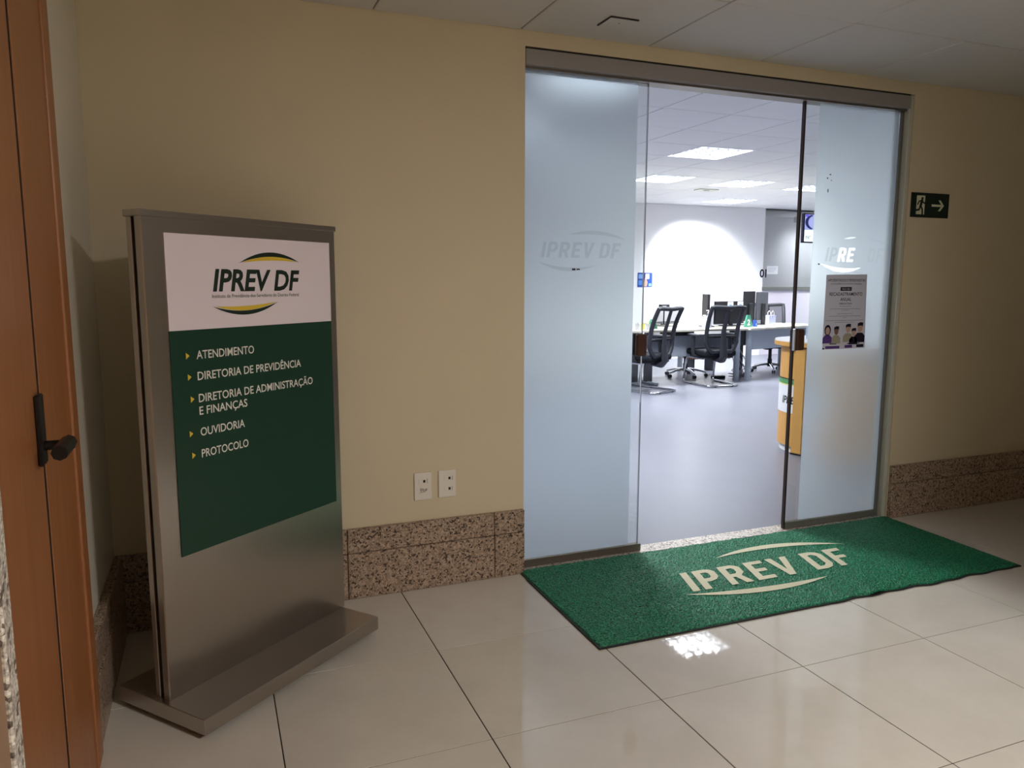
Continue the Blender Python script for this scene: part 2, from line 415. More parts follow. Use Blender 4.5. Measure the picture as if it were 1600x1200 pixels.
# --- walls
T = 0.15
ms = MB()
ms.box(XL-0.2, 0, 0, T, 0, HO+0.13); ms.box(DX, XR+0.1, 0, T, 0, HO+0.13); ms.box(0, DX, 0, T, 2.405, HO+0.13)
struct('wall_back', ms, 'wall_paint', 'cream painted corridor wall around the glass entrance')
struct('wall_left', MB().box(XL-0.15, XL, YF, 0, 0, H+0.15), 'wall_paint_pale', 'off-white side wall beside the wooden door')
struct('wall_right', MB().box(XR, XR+0.1, YF, 0, 0, H+0.15), 'wall_paint')
struct('wall_front', MB().box(XL-0.15, XR+0.1, YF-0.1, YF, 0, H+0.15), 'wall_paint')
struct('wall_light_block', MB().box(1.42, XR, -2.9, -2.75, 0, H+0.15), 'wall_paint', 'unseen cream wall added to shade the right of the corridor')  # out-of-view wall added to keep lamp light off the right side
struct('floor_office', MB().box(OX0, OX1, 0.11, 9.7, -0.05, 0.0), 'office_floor', 'smooth blue-grey vinyl floor of the office')
mo = MB(); mo.box(OX0, 8.34, OY1, OY1+0.12, 0, HO+0.13); mo.box(9.72, OX1, OY1, OY1+0.12, 0, HO+0.13)
struct('wall_office_back', mo, 'wall_white', 'white office wall lit by a bright round spot')
struct('wall_office_left', MB().box(OX0-0.1, OX0, T, 9.7, 0, HO+0.13), 'wall_white')
struct('wall_office_right', MB().box(OX1, OX1+0.1, T, 9.7, 0, HO+0.13), 'wall_white')
struct('wall_office_far', MB().box(8.0, OX1, 9.55, 9.65, 0, HO+0.13), 'wall_white', 'grey wall of the unlit room seen through the partition')
mi = MB(); mi.box(OX0, -0.02, T, T+0.012, 0, HO); mi.box(DX+0.02, OX1, T, T+0.012, 0, HO); mi.box(-0.02, DX+0.02, T, T+0.012, 2.405, HO)
struct('wall_office_front', mi, 'wall_white')
# partition: low panel, transom, glass
pr = struct_empty('wall_partition', 'office partition with clear upper glazing and pale lower panel', (0, 0, 0))
MB().box(8.345, 9.715, OY1+0.03, OY1+0.08, 0, 1.22).build('lower_panel', 'panel_lilac', pr)
MB().cbox(8.345, 9.715, OY1+0.0, OY1+0.09, 1.22, 1.285, 0.004).build('transom', 'frame_grey', pr)
MB().box(8.345, 9.715, OY1+0.045, OY1+0.055, 1.285, HO-0.03).build('glass_pane', 'partition_glass', pr)
for xx in (8.345, 9.68): MB().box(xx, xx+0.03, OY1+0.02, OY1+0.08, 1.285, HO-0.03).build('post', 'jamb_grey', pr)

# --- granite skirtings, slab by slab
def skirting(name, label, pieces):
    e = struct_empty(name, label)
    for p in pieces: MB().cbox(*p, 0.003, 1).build('granite_slab', 'granite', e)
    return e
g = 0.0015; hb = 0.313; hs = 0.205
def wall_slabs(xs, y0, y1):
    out = []
    for a, b in zip(xs[:-1], xs[1:]):
        out += [(a+g, b-g, y0, y1, 0.0005, hs), (a+g, b-g, y0+0.003, y1, hs+0.0015, hb)]
    return out
skirting('baseboard_back', 'speckled pink-brown granite skirting left of the glass entrance', wall_slabs([XL+0.002, -1.25, -0.835, -0.155, -0.003], -0.028, -0.0005))
skirting('baseboard_right', 'speckled granite skirting right of the glass entrance', wall_slabs([DX+0.003, 3.0, 3.7, 4.4, XR-0.002], -0.028, -0.0005))
skirting('baseboard_left', 'granite skirting of the side wall behind the totem sign',
         [(XL+0.0005, XL+0.034, -0.848+g, -0.43-g, 0.0005, hs), (XL+0.0005, XL+0.031, -0.848+g, -0.43-g, hs+0.0015, hb), (XL+0.0005, XL+0.034, -0.43+g, -0.030, 0.0005, hs), (XL+0.0005, XL+0.031, -0.43+g, -0.030, hs+0.0015, hb)])
# --- threshold, door header, jambs
th = struct_empty('trim_1', 'pale granite threshold strip under the glass doors')
for a, b in ((0.002, 0.98), (0.983, 1.72), (1.723, DX-0.002)): MB().cbox(a, b, 0.0, 0.112, -0.02, 0.0015, 0.002, 1).build('threshold_slab', 'granite_pale', th)
hd = struct_empty('trim_2', 'grey metal header box over the sliding glass doors')
MB().cbox(0.002, DX-0.028, -0.004, 0.12, 2.328, 2.396, 0.003, 1).build('cover', 'header_metal', hd)
MB().box(0.002, DX-0.028, 0.004, 0.11, 2.3965, 2.4045).build('shadow_gap', 'dark_slot', hd)
MB().box(0.002, DX-0.03, 0.02, 0.10, 2.318, 2.3275).build('guide_track', 'rail_metal', hd)
jb = struct_empty('trim_3', 'grey door post on the right of the entrance')
MB().cbox(DX-0.028, DX-0.001, 0.004, 0.13, 0.002, 2.40, 0.003, 1).build('jamb', 'jamb_grey', jb)
MB().cbox(DX-0.048, DX-0.0285, 0.036, 0.07, 0.002, 2.317, 0.002, 1).build('post', 'frame_grey', jb)

# ================================================================== GLASS DOOR LEAVES
YG = 0.046
def LETTER():
    s = 0.2
    return {
     'I': (0.2, [[(0, 0), (s, 0), (s, 1), (0, 1)]]),
     'P': (0.62, [[(0, 0), (s, 0), (s, .36), (.36, .36), (.52, .42), (.62, .55), (.62, .82), (.52, .95), (.38, 1), (0, 1)], [(s, .53), (.36, .53), (.42, .6), (.42, .76), (.36, .83), (s, .83)]]),
     'R': (0.66, [[(0, 0), (s, 0), (s, .36), (.29, .36), (.44, 0), (.66, 0), (.48, .4), (.62, .55), (.62, .82), (.52, .95), (.38, 1), (0, 1)], [(s, .53), (.36, .53), (.42, .6), (.42, .76), (.36, .83), (s, .83)]]),
     'E': (0.56, [[(0, 0), (.56, 0), (.56, .17), (s, .17), (s, .42), (.5, .42), (.5, .58), (s, .58), (s, .83), (.56, .83), (.56, 1), (0, 1)]]),
     'V': (0.68, [[(.24, 0), (.44, 0), (.68, 1), (.47, 1), (.34, .3), (.21, 1), (0, 1)]]),
     'D': (0.64, [[(0, 0), (.36, 0), (.54, .07), (.64, .22), (.64, .78), (.54, .93), (.36, 1), (0, 1)], [(s, .17), (.34, .17), (.44, .27), (.44, .73), (.34, .83), (s, .83)]]),
     'F': (0.54, [[(0, 0), (s, 0), (s, .42), (.48, .42), (.48, .58), (s, .58), (s, .83), (.54, .83), (.54, 1), (0, 1)]]),
    }
def word_loops(word, x0, y0, width, cap, shear=0.2):
    L = LETTER(); x = 0; out = []
    tot = sum((L[c][0]+0.14) if c != ' ' else 0.3 for c in word)-0.14
    sx = (width-shear*cap)/tot
    for c in word:
        if c == ' ': x += 0.3; continue
        out.append((c, [[(x0+(x+px)*sx+shear*py*cap, y0+py*cap) for px, py in lp] for lp in L[c][1]])); x += L[c][0]+0.14
    return out
def flat_curve(loops, name, mat, parent, y):
    """loops in (x, z); even-odd filled sheet in the plane y"""
    cu = bpy.data.curves.new(name, 'CURVE'); cu.dimensions = '2D'; cu.fill_mode = 'BOTH'
    for lp in loops:
        sp = cu.splines.new('POLY'); sp.points.add(len(lp)-1); sp.use_cyclic_u = True
        for q, p in zip(sp.points, lp): q.co = (p[0], p[1], 0, 1)
    ob = bpy.data.objects.new(name, cu); me = bpy.data.meshes.new_from_object(ob)
    bpy.data.objects.remove(ob); bpy.data.curves.remove(cu)
    for v in me.vertices: v.co = Vector((v.co.x, y, v.co.y))
    return link(name, me, mat, parent)
def rect(x0, x1, z0, z1): return [(x0, z0), (x1, z0), (x1, z1), (x0, z1)]
def closed_swoosh(x0, y0, x1, y1, so, si):
    a, b = crescent(x0, y0, x1, y1, so, si, 16); return a+b[-2:0:-1]
# left leaf
d1 = struct_empty('door_1', 'left glass door leaf with frosted film, beside the socket plates')
MB().box(0.004, 0.657, YG, YG+0.010, 0.040, 2.318).build('glass_pane', 'clear_glass', d1)
flat_curve([rect(0.005, 0.600, 0.042, 2.317)], 'frosted_film', 'frosted_film', d1, YG-0.0008)['label'] = 'pale blue frosted film'
lg = [lp for c, ls in word_loops('IPREV DF', 0.100, 1.493, 0.425, 0.072) for lp in ls]
flat_curve(lg, 'lettering', 'logo_tint', d1, YG-0.0016)['label'] = 'faint grey IPREV DF lettering'
flat_curve([closed_swoosh(0.245, 1.600, 0.552, 1.580, 0.030, 0.012)], 'swoosh', 'logo_tint', d1, YG-0.0016)
flat_curve([closed_swoosh(0.085, 1.474, 0.385, 1.458, -0.036, -0.018)], 'swoosh', 'logo_tint', d1, YG-0.0016)
mk = MB(); mk.box(0.262, 0.280, YG-0.003, YG-0.0017, 1.434, 1.443); mk.box(0.285, 0.303, YG-0.003, YG-0.0017, 1.436, 1.442)
mk.build('dark_mark', 'black_plastic', d1)
MB().cbox(0.004, 0.672, YG-0.012, YG+0.022, 0.004, 0.040, 0.002, 1).build('bottom_rail', 'rail_metal', d1)
MB().box(0.6572, 0.659, YG-0.001, YG+0.011, 0.040, 2.318).build('edge_seal', 'rail_metal', d1)
lb = MB().cbox(0.612, 0.672, YG-0.026, YG-0.0005, 1.014, 1.124, 0.006, 1).build('lock_box', 'lock_brown', d1)
MB().cbox(0.618, 0.672, YG+0.011, YG+0.034, 1.012, 1.126, 0.006, 1).build('lock_plate', 'black_plastic', lb)
# right leaf
d2 = struct_empty('door_2', 'right glass door leaf with frosted film and a paper notice')
MB().box(1.612, 2.277, YG, YG+0.010, 0.040, 2.318).build('glass_pane', 'clear_glass', d2)
holes = []; faint = []; grey = []
for c, ls in word_loops('IPREV DF', 1.795, 1.493, 0.425, 0.076):
    if c in 'RE': holes += ls
    elif c in 'DF': faint += ls
    elif c in 'IP': grey += ls
holes.append(closed_swoosh(1.768, 1.482, 2.06, 1.462, -0.036, -0.014))
holes.append(closed_swoosh(1.925, 1.617, 2.01, 1.627, 0.006, -0.004))
flat_curve([rect(1.705, 2.276, 0.042, 2.317)]+holes, 'frosted_film', 'frosted_film', d2, YG-0.0008)['label'] = 'pale blue frosted film with cut-out letters'
flat_curve(grey, 'lettering', 'logo_tint', d2, YG-0.0016)['label'] = 'grey IP lettering'
flat_curve(faint, 'lettering', 'logo_tint_faint', d2, YG-0.0016)['label'] = 'faint DF lettering'
flat_curve([closed_swoosh(2.10, 1.617, 2.25, 1.585, 0.012, 0.004)], 'swoosh', 'logo_tint_faint', d2, YG-0.0016)
mk = MB()
for x, z, a, b in ((1.755, 1.478, .016, .008), (1.79, 1.87, .006, .02), (1.782, 1.935, .01, .008), (1.80, 1.955, .014, .006), (1.81, 1.925, .006, .006)):
    mk.prism([(x+a*math.cos(t)*.5, z+b*math.sin(t)*.5) for t in [k*math.pi/4 for k in range(8)]], YG-0.0025, YG-0.0017, 'y')
mk.build('dark_mark', 'monitor_grey', d2)
MB().cbox(1.6005, 1.6115, YG-0.006, YG+0.014, 0.004, 2.318, 0.001, 1).build('edge_profile', 'bronze', d2)
MB().cbox(1.612, 2.277, YG-0.012, YG+0.022, 0.004, 0.040, 0.002, 1).build('bottom_rail', 'frame_grey', d2)
lb = MB().cbox(1.612, 1.668, YG-0.026, YG-0.0005, 1.012, 1.128, 0.008, 1).build('lock_box', 'lock_brown', d2)
MB().cbox(1.594, 1.6115, YG-0.027, YG-0.0065, 1.010, 1.130, 0.003, 1).build('lock_plate', 'chrome', lb)
MB().cbox(1.608, 1.668, YG+0.011, YG+0.034, 1.012, 1.128, 0.008, 1).build('lock_back', 'black_plastic', lb)

# ================================================================== WOODEN DOOR ON THE SIDE WALL
d3 = struct_empty('door_3', 'brown wooden door with black lever handle at the left edge')
MB().cbox(XL+0.001, -1.703, -2.02, -1.299, 0.006, 2.30, 0.002, 1).build('leaf', 'door_wood', d3)
h = MB().cbox(-1.703, -1.692, -1.352, -1.302, 0.980, 1.136, 0.003, 1).build('handle_plate', 'handle_black', d3)
hl = MB(); hl.tube([(-1.693, -1.325, 1.022), (-1.648, -1.325, 1.022)], 0.011, 12); hl.build('spindle', 'handle_black', h, smooth=True)
hl = MB(); hl.tube([(-1.648, -1.312, 1.024), (-1.648, -1.43, 1.024)], [0.017, 0.0165], 8); hl.build('lever', 'handle_black', h)
MB().box(XL+0.0005, -1.7015, -1.2988, -1.2902, 0.006, 2.30).build('seam_shade', 'dark_slot', d3)  # dark filler strip standing in for the shade in the door seam
tr = struct_empty('trim_4', 'wide brown wooden frame beside the wooden door')
MB().cbox(XL+0.001, -1.700, -1.290, -0.936, 0.0005, 2.44, 0.002, 1).build('frame_board', 'door_wood', tr)
MB().cbox(XL+0.001, -1.694, -0.9355, -0.853, 0.0005, 2.44, 0.005, 2).build('architrave', 'door_wood', tr)
MB().cbox(XL+0.001, -1.700, -2.02, -1.290, 2.303, 2.44, 0.002, 1).build('head_board', 'door_wood', tr)
tr = struct_empty('trim_5', 'upright pale speckled granite strip beside the wooden door')
MB().cbox(XL+0.001, -1.620, -2.07, -2.023, 0.0005, 2.44, 0.003, 1).build('granite_strip', 'granite_pale', tr)
struct('trim_6', MB().cbox(XL+0.001, -1.625, -3.1, -2.072, 0.0005, 2.44, 0.003, 1), 'tan_cladding', 'tan wood-look cladding at the lower left corner')

# ================================================================== TOTEM SIGN
A = (-1.414, -0.908)
sg = thing('totem_sign', 'free-standing brushed steel totem sign listing office departments in the corner', 'sign', (A[0], A[1], 0.0), R(39.4))
MB().cbox(0, 0.82, 0, 0.416, 0.018, 0.070, 0.002, 1).build('base', 'brushed_steel', sg)
for fx_, fy_ in ((0.05, 0.05), (0.77, 0.05), (0.05, 0.366), (0.77, 0.366)):
    MB().lathe([(0.012, 0.018), (0.012, 0.008), (0.02, 0.006), (0.02, 0.0005)], (fx_, fy_), 14).build('foot', 'rubber', sg)
U0, U1, VF, VB = 0.020, 0.836, 0.184, 0.252
fp = MB()
fp.prism([(U0, VF+0.003), (U0+0.003, VF), (U1-0.003, VF), (U1, VF+0.003), (U1, VF+0.028), (U0, VF+0.028)], 0.0702, 1.568)
fp.build('front_panel', 'brushed_steel', sg)
MB().box(U0+0.012, U1-0.012, VF+0.028, VB-0.022, 0.0702, 1.568).build('core', 'dark_slot', sg)
MB().cbox(U0, U1, VB-0.022, VB, 0.0702, 1.568, 0.002, 1).build('back_panel', 'brushed_steel', sg)
MB().cbox(U0-0.006, U1+0.006, VF-0.003, VB+0.005, 1.5685, 1.588, 0.002, 1).build('cap', 'brushed_steel', sg)
s1 = MB().box(0.091, 0.800, VF-0.004, VF-0.0003, 1.2302, 1.524).build('white_sheet', 'sheet_white', sg); s1['label'] = 'white upper sheet with the IPREV DF logo'
s2 = MB().box(0.091, 0.800, VF-0.004, VF-0.0003, 0.519, 1.2298).build('green_sheet', 'sheet_green', sg); s2['label'] = 'dark green lower sheet listing departments'
def onsign(du, dz, e=0.0047): return lambda x, y, z: (du+x, VF-e-z, dz+y)
text_on('lettering', 'IPREV DF', 0.382, 0.072, 'ink_green', s1, onsign(0.258, 1.3475), bold=0.030, shear=0.2)['label'] = 'bold dark green IPREV DF'
text_on('subtitle', 'Instituto de Previdência dos Servidores do Distrito Federal', 0.379, 0.0115, 'ink_green', s1, onsign(0.254, 1.3275))
fs = lambda x, y: (x, VF-0.0047, y)
swoosh(MB(), 0.368, 1.440, 0.640, 1.448, 0.035, 0.020, fs).build('dark_swoosh', 'ink_green', s1)
swoosh(MB(), 0.378, 1.4415, 0.630, 1.4485, 0.0195, 0.006, fs).build('yellow_swoosh', 'ink_yellow', s1)
swoosh(MB(), 0.254, 1.300, 0.532, 1.310, -0.035, -0.021, fs).build('dark_swoosh', 'ink_green', s1)
swoosh(MB(), 0.264, 1.3005, 0.522, 1.3095, -0.0205, -0.006, fs).build('yellow_swoosh', 'ink_yellow', s1)
for body, z, wd, ar in (('ATENDIMENTO', 1.1375, 0.232, 0.149), ('DIRETORIA DE PREVIDÊNCIA', 1.0705, 0.449, 0.152), ('DIRETORIA DE ADMINISTRAÇÃO', 1.000, 0.506, 0.158),
                        ('E FINANÇAS', 0.9595, 0.193, None), ('OUVIDORIA', 0.8915, 0.178, 0.147), ('PROTOCOLO', 0.8215, 0.190, 0.152)):
    text_on('lettering', body, wd, 0.0265, 'ink_white', s2, onsign(0.183, z), bold=0.010)
    if ar:
        MB().prism([(ar-0.005, z+0.003), (ar+0.008, z+0.013), (ar-0.005, z+0.023)], VF-0.0055, VF-0.0045, 'y').build('arrow_mark', 'ink_yellow', s2)

# ================================================================== DOORMAT
dm = thing('doormat', 'large green door mat with beige IPREV DF lettering at the entrance', 'mat', (1.14, -0.41, 0))
cx, cy = 1.14, -0.41
cor = [(-0.026, -0.826), (2.291, -0.828), (2.318, -0.003), (-0.022, -0.003)]
def quad(s, t):
    a = Vector(cor[0]).lerp(Vector(cor[1]), s); b = Vector(cor[3]).lerp(Vector(cor[2]), s); return a.lerp(b, t)
def edge_wob(s):      # worn, slightly frayed long edges
    return 0.006*math.sin(s*31)*math.sin(s*9+1)+0.004*math.sin(s*83)
nxg, nyg = 420, 150
vs = []; rnd = random.Random(3)
for j in range(nyg+1):
    for i in range(nxg+1):
        s, t = i/nxg, j/nyg
        p = quad(s, t)
        yy = p.y
        if s > 0.45: yy += edge_wob(s)*(1-t)**6*1.2
        if 0.3 < s < 0.75: yy += (edge_wob(s*1.3)-0.004)*t**8
        zz = 0.0085+rnd.uniform(0, 0.0045)
        bump = math.exp(-((s-0.60)/0.022)**2)*(1-t)**10*0.010
        if i in (0, nxg) or j in (0, nyg): zz = 0.004
        vs.append((p.x-cx, yy-cy, zz+bump))
fs_ = [(j*(nxg+1)+i, j*(nxg+1)+i+1, (j+1)*(nxg+1)+i+1, (j+1)*(nxg+1)+i) for j in range(nyg) for i in range(nxg)]
MB().add(vs, fs_).build('pile', 'mat_green', dm)['label'] = 'green looped vinyl pile'
bk = MB(); ring = []
for k in range(60): ring.append(quad(k/60, 0)+Vector((0, edge_wob(k/60)*1.2 if k/60 > .45 else 0)))
ring += [quad(1, k/20) for k in range(20)]+[quad(1-k/60, 1) for k in range(60)]+[quad(0, 1-k/20) for k in range(20)]
def grow(p, e):
    d = Vector((p.x-cx, p.y-cy)); sx = 1+e/1.16; sy = 1+e/0.41; return (d.x*sx, d.y*sy)
bk.prism([grow(p, 0.007 if p.y < -0.1 else 0.002) for p in ring], 0.0005, 0.0062)
bk.build('backing', 'rubber', dm)['label'] = 'black rubber edge'
def onmat(dx, dy): return lambda x, y, z: (dx+x-cx, dy+y-cy, 0.0134+z)
def mat_part(name, loops):
    cu = flat_curve(loops, name, 'mat_beige', dm, 0.0)
    for v in cu.data.vertices: v.co = Vector((v.co.x-cx, v.co.z-cy, 0.0134))
    return cu
for c, ls in word_loops('IPREV DF', 0.603, -0.528, 1.022, 0.203, 0.30): mat_part('letter', ls)
mat_part('swoosh', [closed_swoosh(0.945, -0.222, 1.715, -0.294, 0.100, 0.052)])
mat_part('swoosh', [closed_swoosh(0.549, -0.541, 1.302, -0.604, -0.072, -0.024)])

# ================================================================== SMALL WALL THINGS
def outlet(x0, x1, z0, z1, label, jacks):
    o = thing('wall_socket', label, 'socket', ((x0+x1)/2, -0.0005, (z0+z1)/2), 0, 'white socket plates left of the entrance')
    w_, h_ = (x1-x0)/2, (z1-z0)/2
    MB().cbox(-w_, w_, -0.008, 0, -h_, h_, 0.003, 2).build('plate', 'white_plastic', o)
    for (jx, jz, jw, jh) in jacks:
        m_ = MB().cbox(jx-jw, jx+jw, -0.0095, -0.0078, jz-jh, jz+jh, 0.0008, 1).build('module', 'white_plastic', o)
        MB().box(jx+0.001, jx+0.011, -0.0098, -0.0094, jz-0.006, jz+0.006).build('jack', 'dark_slot', m_)
        MB().box(jx+jw+0.0005, jx+jw+0.002, -0.0085, -0.0079, jz-jh, jz+jh).build('groove', 'dark_slot', m_)
    return o
outlet(-0.5305, -0.450, 0.408, 0.533, 'white socket plate with scribbled marks, left of two', [(-0.001, 0.024, 0.019, 0.011)])
so = bpy.data.objects['wall_socket']
mk = MB(); rr = random.Random(5)
for k in range(9):
    x = -0.014+k*0.0036; mk.box(x, x+0.0014, -0.0088, -0.0079, -0.018-rr.uniform(0, .006), -0.010+rr.uniform(-.004, .004))
mk.tube([(-0.016, -0.0082, -0.029), (-0.008, -0.0082, -0.026), (0.006, -0.0082, -0.025), (0.016, -0.0082, -0.018), (0.018, -0.0082, -0.010)], 0.0009, 5)
mk.build('scribble', 'dark_slot', so)
outlet(-0.4185, -0.337, 0.410, 0.535, 'white socket plate with two square jacks, right of two', [(0.004, 0.026, 0.019, 0.010), (0.004, -0.022, 0.017, 0.010)])
ex = thing('exit_sign', 'dark green emergency exit sign with running figure and arrow', 'sign', (2.494, -0.0005, 1.814))
MB().cbox(-0.147, 0.147, -0.006, 0, -0.068, 0.068, 0.0015, 1).build('plate', 'exit_green', ex)
dr = MB().box(-0.108, -0.045, -0.0072, -0.0061, -0.052, 0.052).build('doorway', 'exit_light', ex)
rm = MB(); yy = -0.0078
rm.prism([(-0.066+.0085*math.cos(t), 0.036+.0085*math.sin(t)) for t in [k*math.pi/5 for k in range(10)]], yy, yy+0.0005, 'y')
for seg, r_ in ((((-0.067, 0.026), (-0.077, -0.006)), .0085), (((-0.077, -0.004), (-0.062, -0.024), (-0.060, -0.05)), .0055), (((-0.078, -0.004), (-0.086, -0.026), (-0.112, -0.030)), .0055),
                (((-0.068, 0.024), (-0.052, 0.010), (-0.040, 0.016)), .004), (((-0.070, 0.024), (-0.090, 0.020), (-0.100, 0.002)), .004)):
    for p, q in zip(seg[:-1], seg[1:]):
        d = Vector((q[0]-p[0], q[1]-p[1])).normalized(); n_ = Vector((-d.y, d.x))*r_; e_ = d*r_*0.4
        P0, P1 = Vector(p)-e_, Vector(q)+e_
        rm.prism([P0-n_, P1-n_, P1+n_, P0+n_], yy, yy+0.0005, 'y')
rm.build('running_figure', 'exit_green', ex)
ar = MB(); ar.box(0.010, 0.085, -0.0072, -0.0061, -0.006, 0.006)
for s_ in (1, -1):
    ar.prism([(0.062, s_*0.030), (0.078, s_*0.030), (0.106, 0), (0.090, 0)][::s_], -0.0072, -0.0061, 'y')
ar.build('arrow', 'exit_light', ex)
cp = thing('ceiling_plate', 'small square cover plate set into a corridor ceiling tile', 'cover plate', (0.322, -0.245, H))
MB().cbox(-0.064, 0.064, -0.056, 0.056, -0.006, 0.0, 0.001, 1).build('cover', 'ceiling_tile', cp)
mk = MB(); mk.box(-0.068, 0.066, 0.056, 0.059, -0.003, 0.0); mk.box(-0.068, -0.064, -0.056, 0.059, -0.003, 0.0); mk.box(-0.068, 0.066, -0.062, -0.056, -0.004, 0)
mk.build('shadow_joint', 'dark_slot', cp)
mk = MB(); mk.lathe([(0.003, -0.0075), (0.003, -0.006)], (0.0, -0.01), 8); mk.build('screw', 'dark_slot', cp)

# notice on the right leaf
nt_ = thing('paper_notice', 'printed paper notice about annual re-registration taped to frosted door', 'notice', (1.96, YG-0.0022, 1.0))
MB().add([(-0.150, -0.0012, 0.008), (0.160, -0.0012, 0.010), (0.146, -0.0012, 0.425), (-0.148, -0.0012, 0.421)], [(0, 1, 2, 3)]).build('sheet', 'notice_paper', nt_)
def onnote(dx, dz): return lambda x, y, z: (dx+x, -0.0016-z, dz+y)
for body, z, wd, cap, mt in (('APOSENTADOS E PENSIONISTAS', 0.384, 0.270, 0.0145, 'print_dark'), ('DO GOVERNO DO DISTRITO FEDERAL', 0.367, 0.225, 0.009, 'print_mid'),
                             ('RECADASTRAMENTO', 0.306, 0.238, 0.0185, 'print_dark'), ('ANUAL', 0.277, 0.080, 0.0185, 'print_dark'), ('OBRIGATÓRIO', 0.258, 0.095, 0.009, 'print_dark')):
    text_on('lettering', body, wd, cap, mt, nt_, onnote(0.0, z), align='CENTER', bold=0.012)
pl = MB().cbox(-0.042, 0.038, -0.0018, -0.0013, 0.333, 0.354, 0.0002, 1).build('banner', 'print_dark', nt_)
text_on('lettering', 'FAÇA SEU', 0.058, 0.011, 'notice_paper', pl, lambda x, y, z: (-0.031+x, -0.0022, 0.338+y), bold=0.01)
mk = MB()
for z, wd in ((0.246, 0.085), (0.232, 0.22), (0.224, 0.05), (0.205, 0.11), (0.192, 0.23), (0.184, 0.02), (0.168, 0.275), (0.158, 0.14)):
    x = -wd/2; rr = random.Random(int(z*1000))
    while x < wd/2:
        l = rr.uniform(0.006, 0.016); mk.box(x, min(x+l, wd/2), -0.0017, -0.0013, z, z+0.0022); x += l+0.002
mk.build('fine_print', 'print_mid', nt_)
def avatar(x, z, s, skin, hair, body, long_hair=False):
    e = MB().prism([(x-.034*s, z-.055*s), (x+.034*s, z-.055*s), (x+.034*s, z-.022*s), (x+.016*s, z-.006*s), (x-.016*s, z-.006*s), (x-.034*s, z-.022*s)], -0.0019, -0.0013, 'y').build('printed_figure', body, nt_)
    if long_hair: MB().prism([(x+.024*s*math.cos(t), z+.022*s+.032*s*math.sin(t)) for t in [k*math.pi/7 for k in range(14)]], -0.0021, -0.00192, 'y').build('hair', hair, e)
    MB().prism([(x+.016*s*math.cos(t), z+.018*s+.022*s*math.sin(t)) for t in [k*math.pi/7 for k in range(14)]], -0.0024, -0.0022, 'y').build('face', skin, e)
    if not long_hair: MB().prism([(x-.018*s, z+.022*s), (x-.012*s, z+.030*s), (x+.014*s, z+.030*s), (x+.018*s, z+.022*s), (x+.019*s, z+.046*s), (x, z+.048*s), (x-.018*s, z+.042*s)], -0.0027, -0.0025, 'y').build('hair', hair, e)
avatar(-0.118, 0.095, 0.95, 'print_skin', 'print_dark', 'print_purple', True)
avatar(-0.055, 0.092, 0.95, 'print_skin_dark', 'print_dark', 'print_sage')
avatar(0.030, 0.102, 1.0, 'print_skin', 'print_dark', 'print_sage')
avatar(0.072, 0.082, 0.9, 'print_skin', 'print_dark', 'print_dark')
avatar(0.118, 0.104, 1.1, 'print_skin', 'print_dark', 'print_dark')
for x0, x1, z0, z1 in ((-0.128, -0.026, 0.012, 0.027), (0.012, 0.066, 0.014, 0.030)): MB().box(x0, x1, -0.0017, -0.0013, z0, z1).build('purple_band', 'print_purple', nt_)
for x0, x1, z0, z1 in ((0.098, 0.150, 0.015, 0.032), (-0.148, -0.136, 0.010, 0.018), (-0.10, -0.05, 0.036, 0.041), (0.03, 0.12, 0.036, 0.041)): MB().box(x0, x1, -0.0017, -0.0013, z0, z1).build('dark_band', 'print_dark', nt_)

# ================================================================== CEILING LAMPS
def make_lamp(label, loc, watts, group, first=None):
    if first is not None:
        o = copy_tree(first); o.location = loc; tag(o, label, 'lamp', group)
    else:
        o = thing('ceiling_lamp', label, 'lamp', loc, 0, group); s_ = 0.318
        hb_ = MB()
        hb_.box(-s_, s_, -s_, s_, 0.110, 0.118)
        for a in (-1, 1):
            hb_.box(a*s_-0.004, a*s_+0.004, -s_, s_, -0.003, 0.115); hb_.box(-s_, s_, a*s_-0.004, a*s_+0.004, -0.003, 0.115)
        hb_.build('housing', 'lamp_body', o)
        for k in range(5):
            x = -0.252+0.126*k
            MB().prism([(x-0.001, 0.006), (x+0.001, 0.006), (x+0.005, 0.052), (x-0.005, 0.052)], -s_+0.004, s_-0.004, 'y').build('louvre', 'louvre_lit', o)
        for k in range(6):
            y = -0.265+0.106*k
            MB().box(-s_+0.004, s_-0.004, y-0.001, y+0.001, 0.006, 0.050).build('louvre', 'louvre_shaded', o)
        ld = bpy.data.lights.new('lamp_light', 'AREA'); ld.shape = 'SQUARE'; ld.size = 0.60; ld.energy = watts
        lo = bpy.data.objects.new('light', ld); COL.objects.link(lo); lo.parent = o; lo.location = (0, 0, 0.104)
    return o
def cell(i, j): return (3.325+P*(i+.5), 3.36+P*(j+.5), HO)
LL = ['square louvred ceiling lamp just inside, glowing through left frosted leaf', 'square louvred ceiling lamp nearest through the open doorway', 'square louvred office ceiling lamp beside the left leaf edge',
      'square louvred office ceiling lamp centred in the middle row', 'square louvred office ceiling lamp behind the right leaf edge', 'farthest square louvred office ceiling lamp near the lit wall',
      'unseen lamp added to even the office light, behind left frosted leaf', 'unseen lamp added to even the office light, farther in', 'unseen lamp added to brighten the wall behind right frosted leaf']
BACK_ROOM_W = 22.0
lamp0 = None
for (i, j), lab in zip(LAMPS, LL):
    o = make_lamp(lab, cell(i, j), OFFICE_LAMP_W, 'square louvred office ceiling lamps', lamp0)
    if lamp0 is None:
        lamp0 = o
        [c for c in lamp0.children if c.type == 'LIGHT'][0].data.color = (0.93, 0.97, 1.0)
cl = thing('panel_lamp', 'flat white corridor ceiling panel lamp behind the camera', 'lamp', ((LAMP_C[0]+LAMP_C[1])/2, (LAMP_C[2]+LAMP_C[3])/2, H))
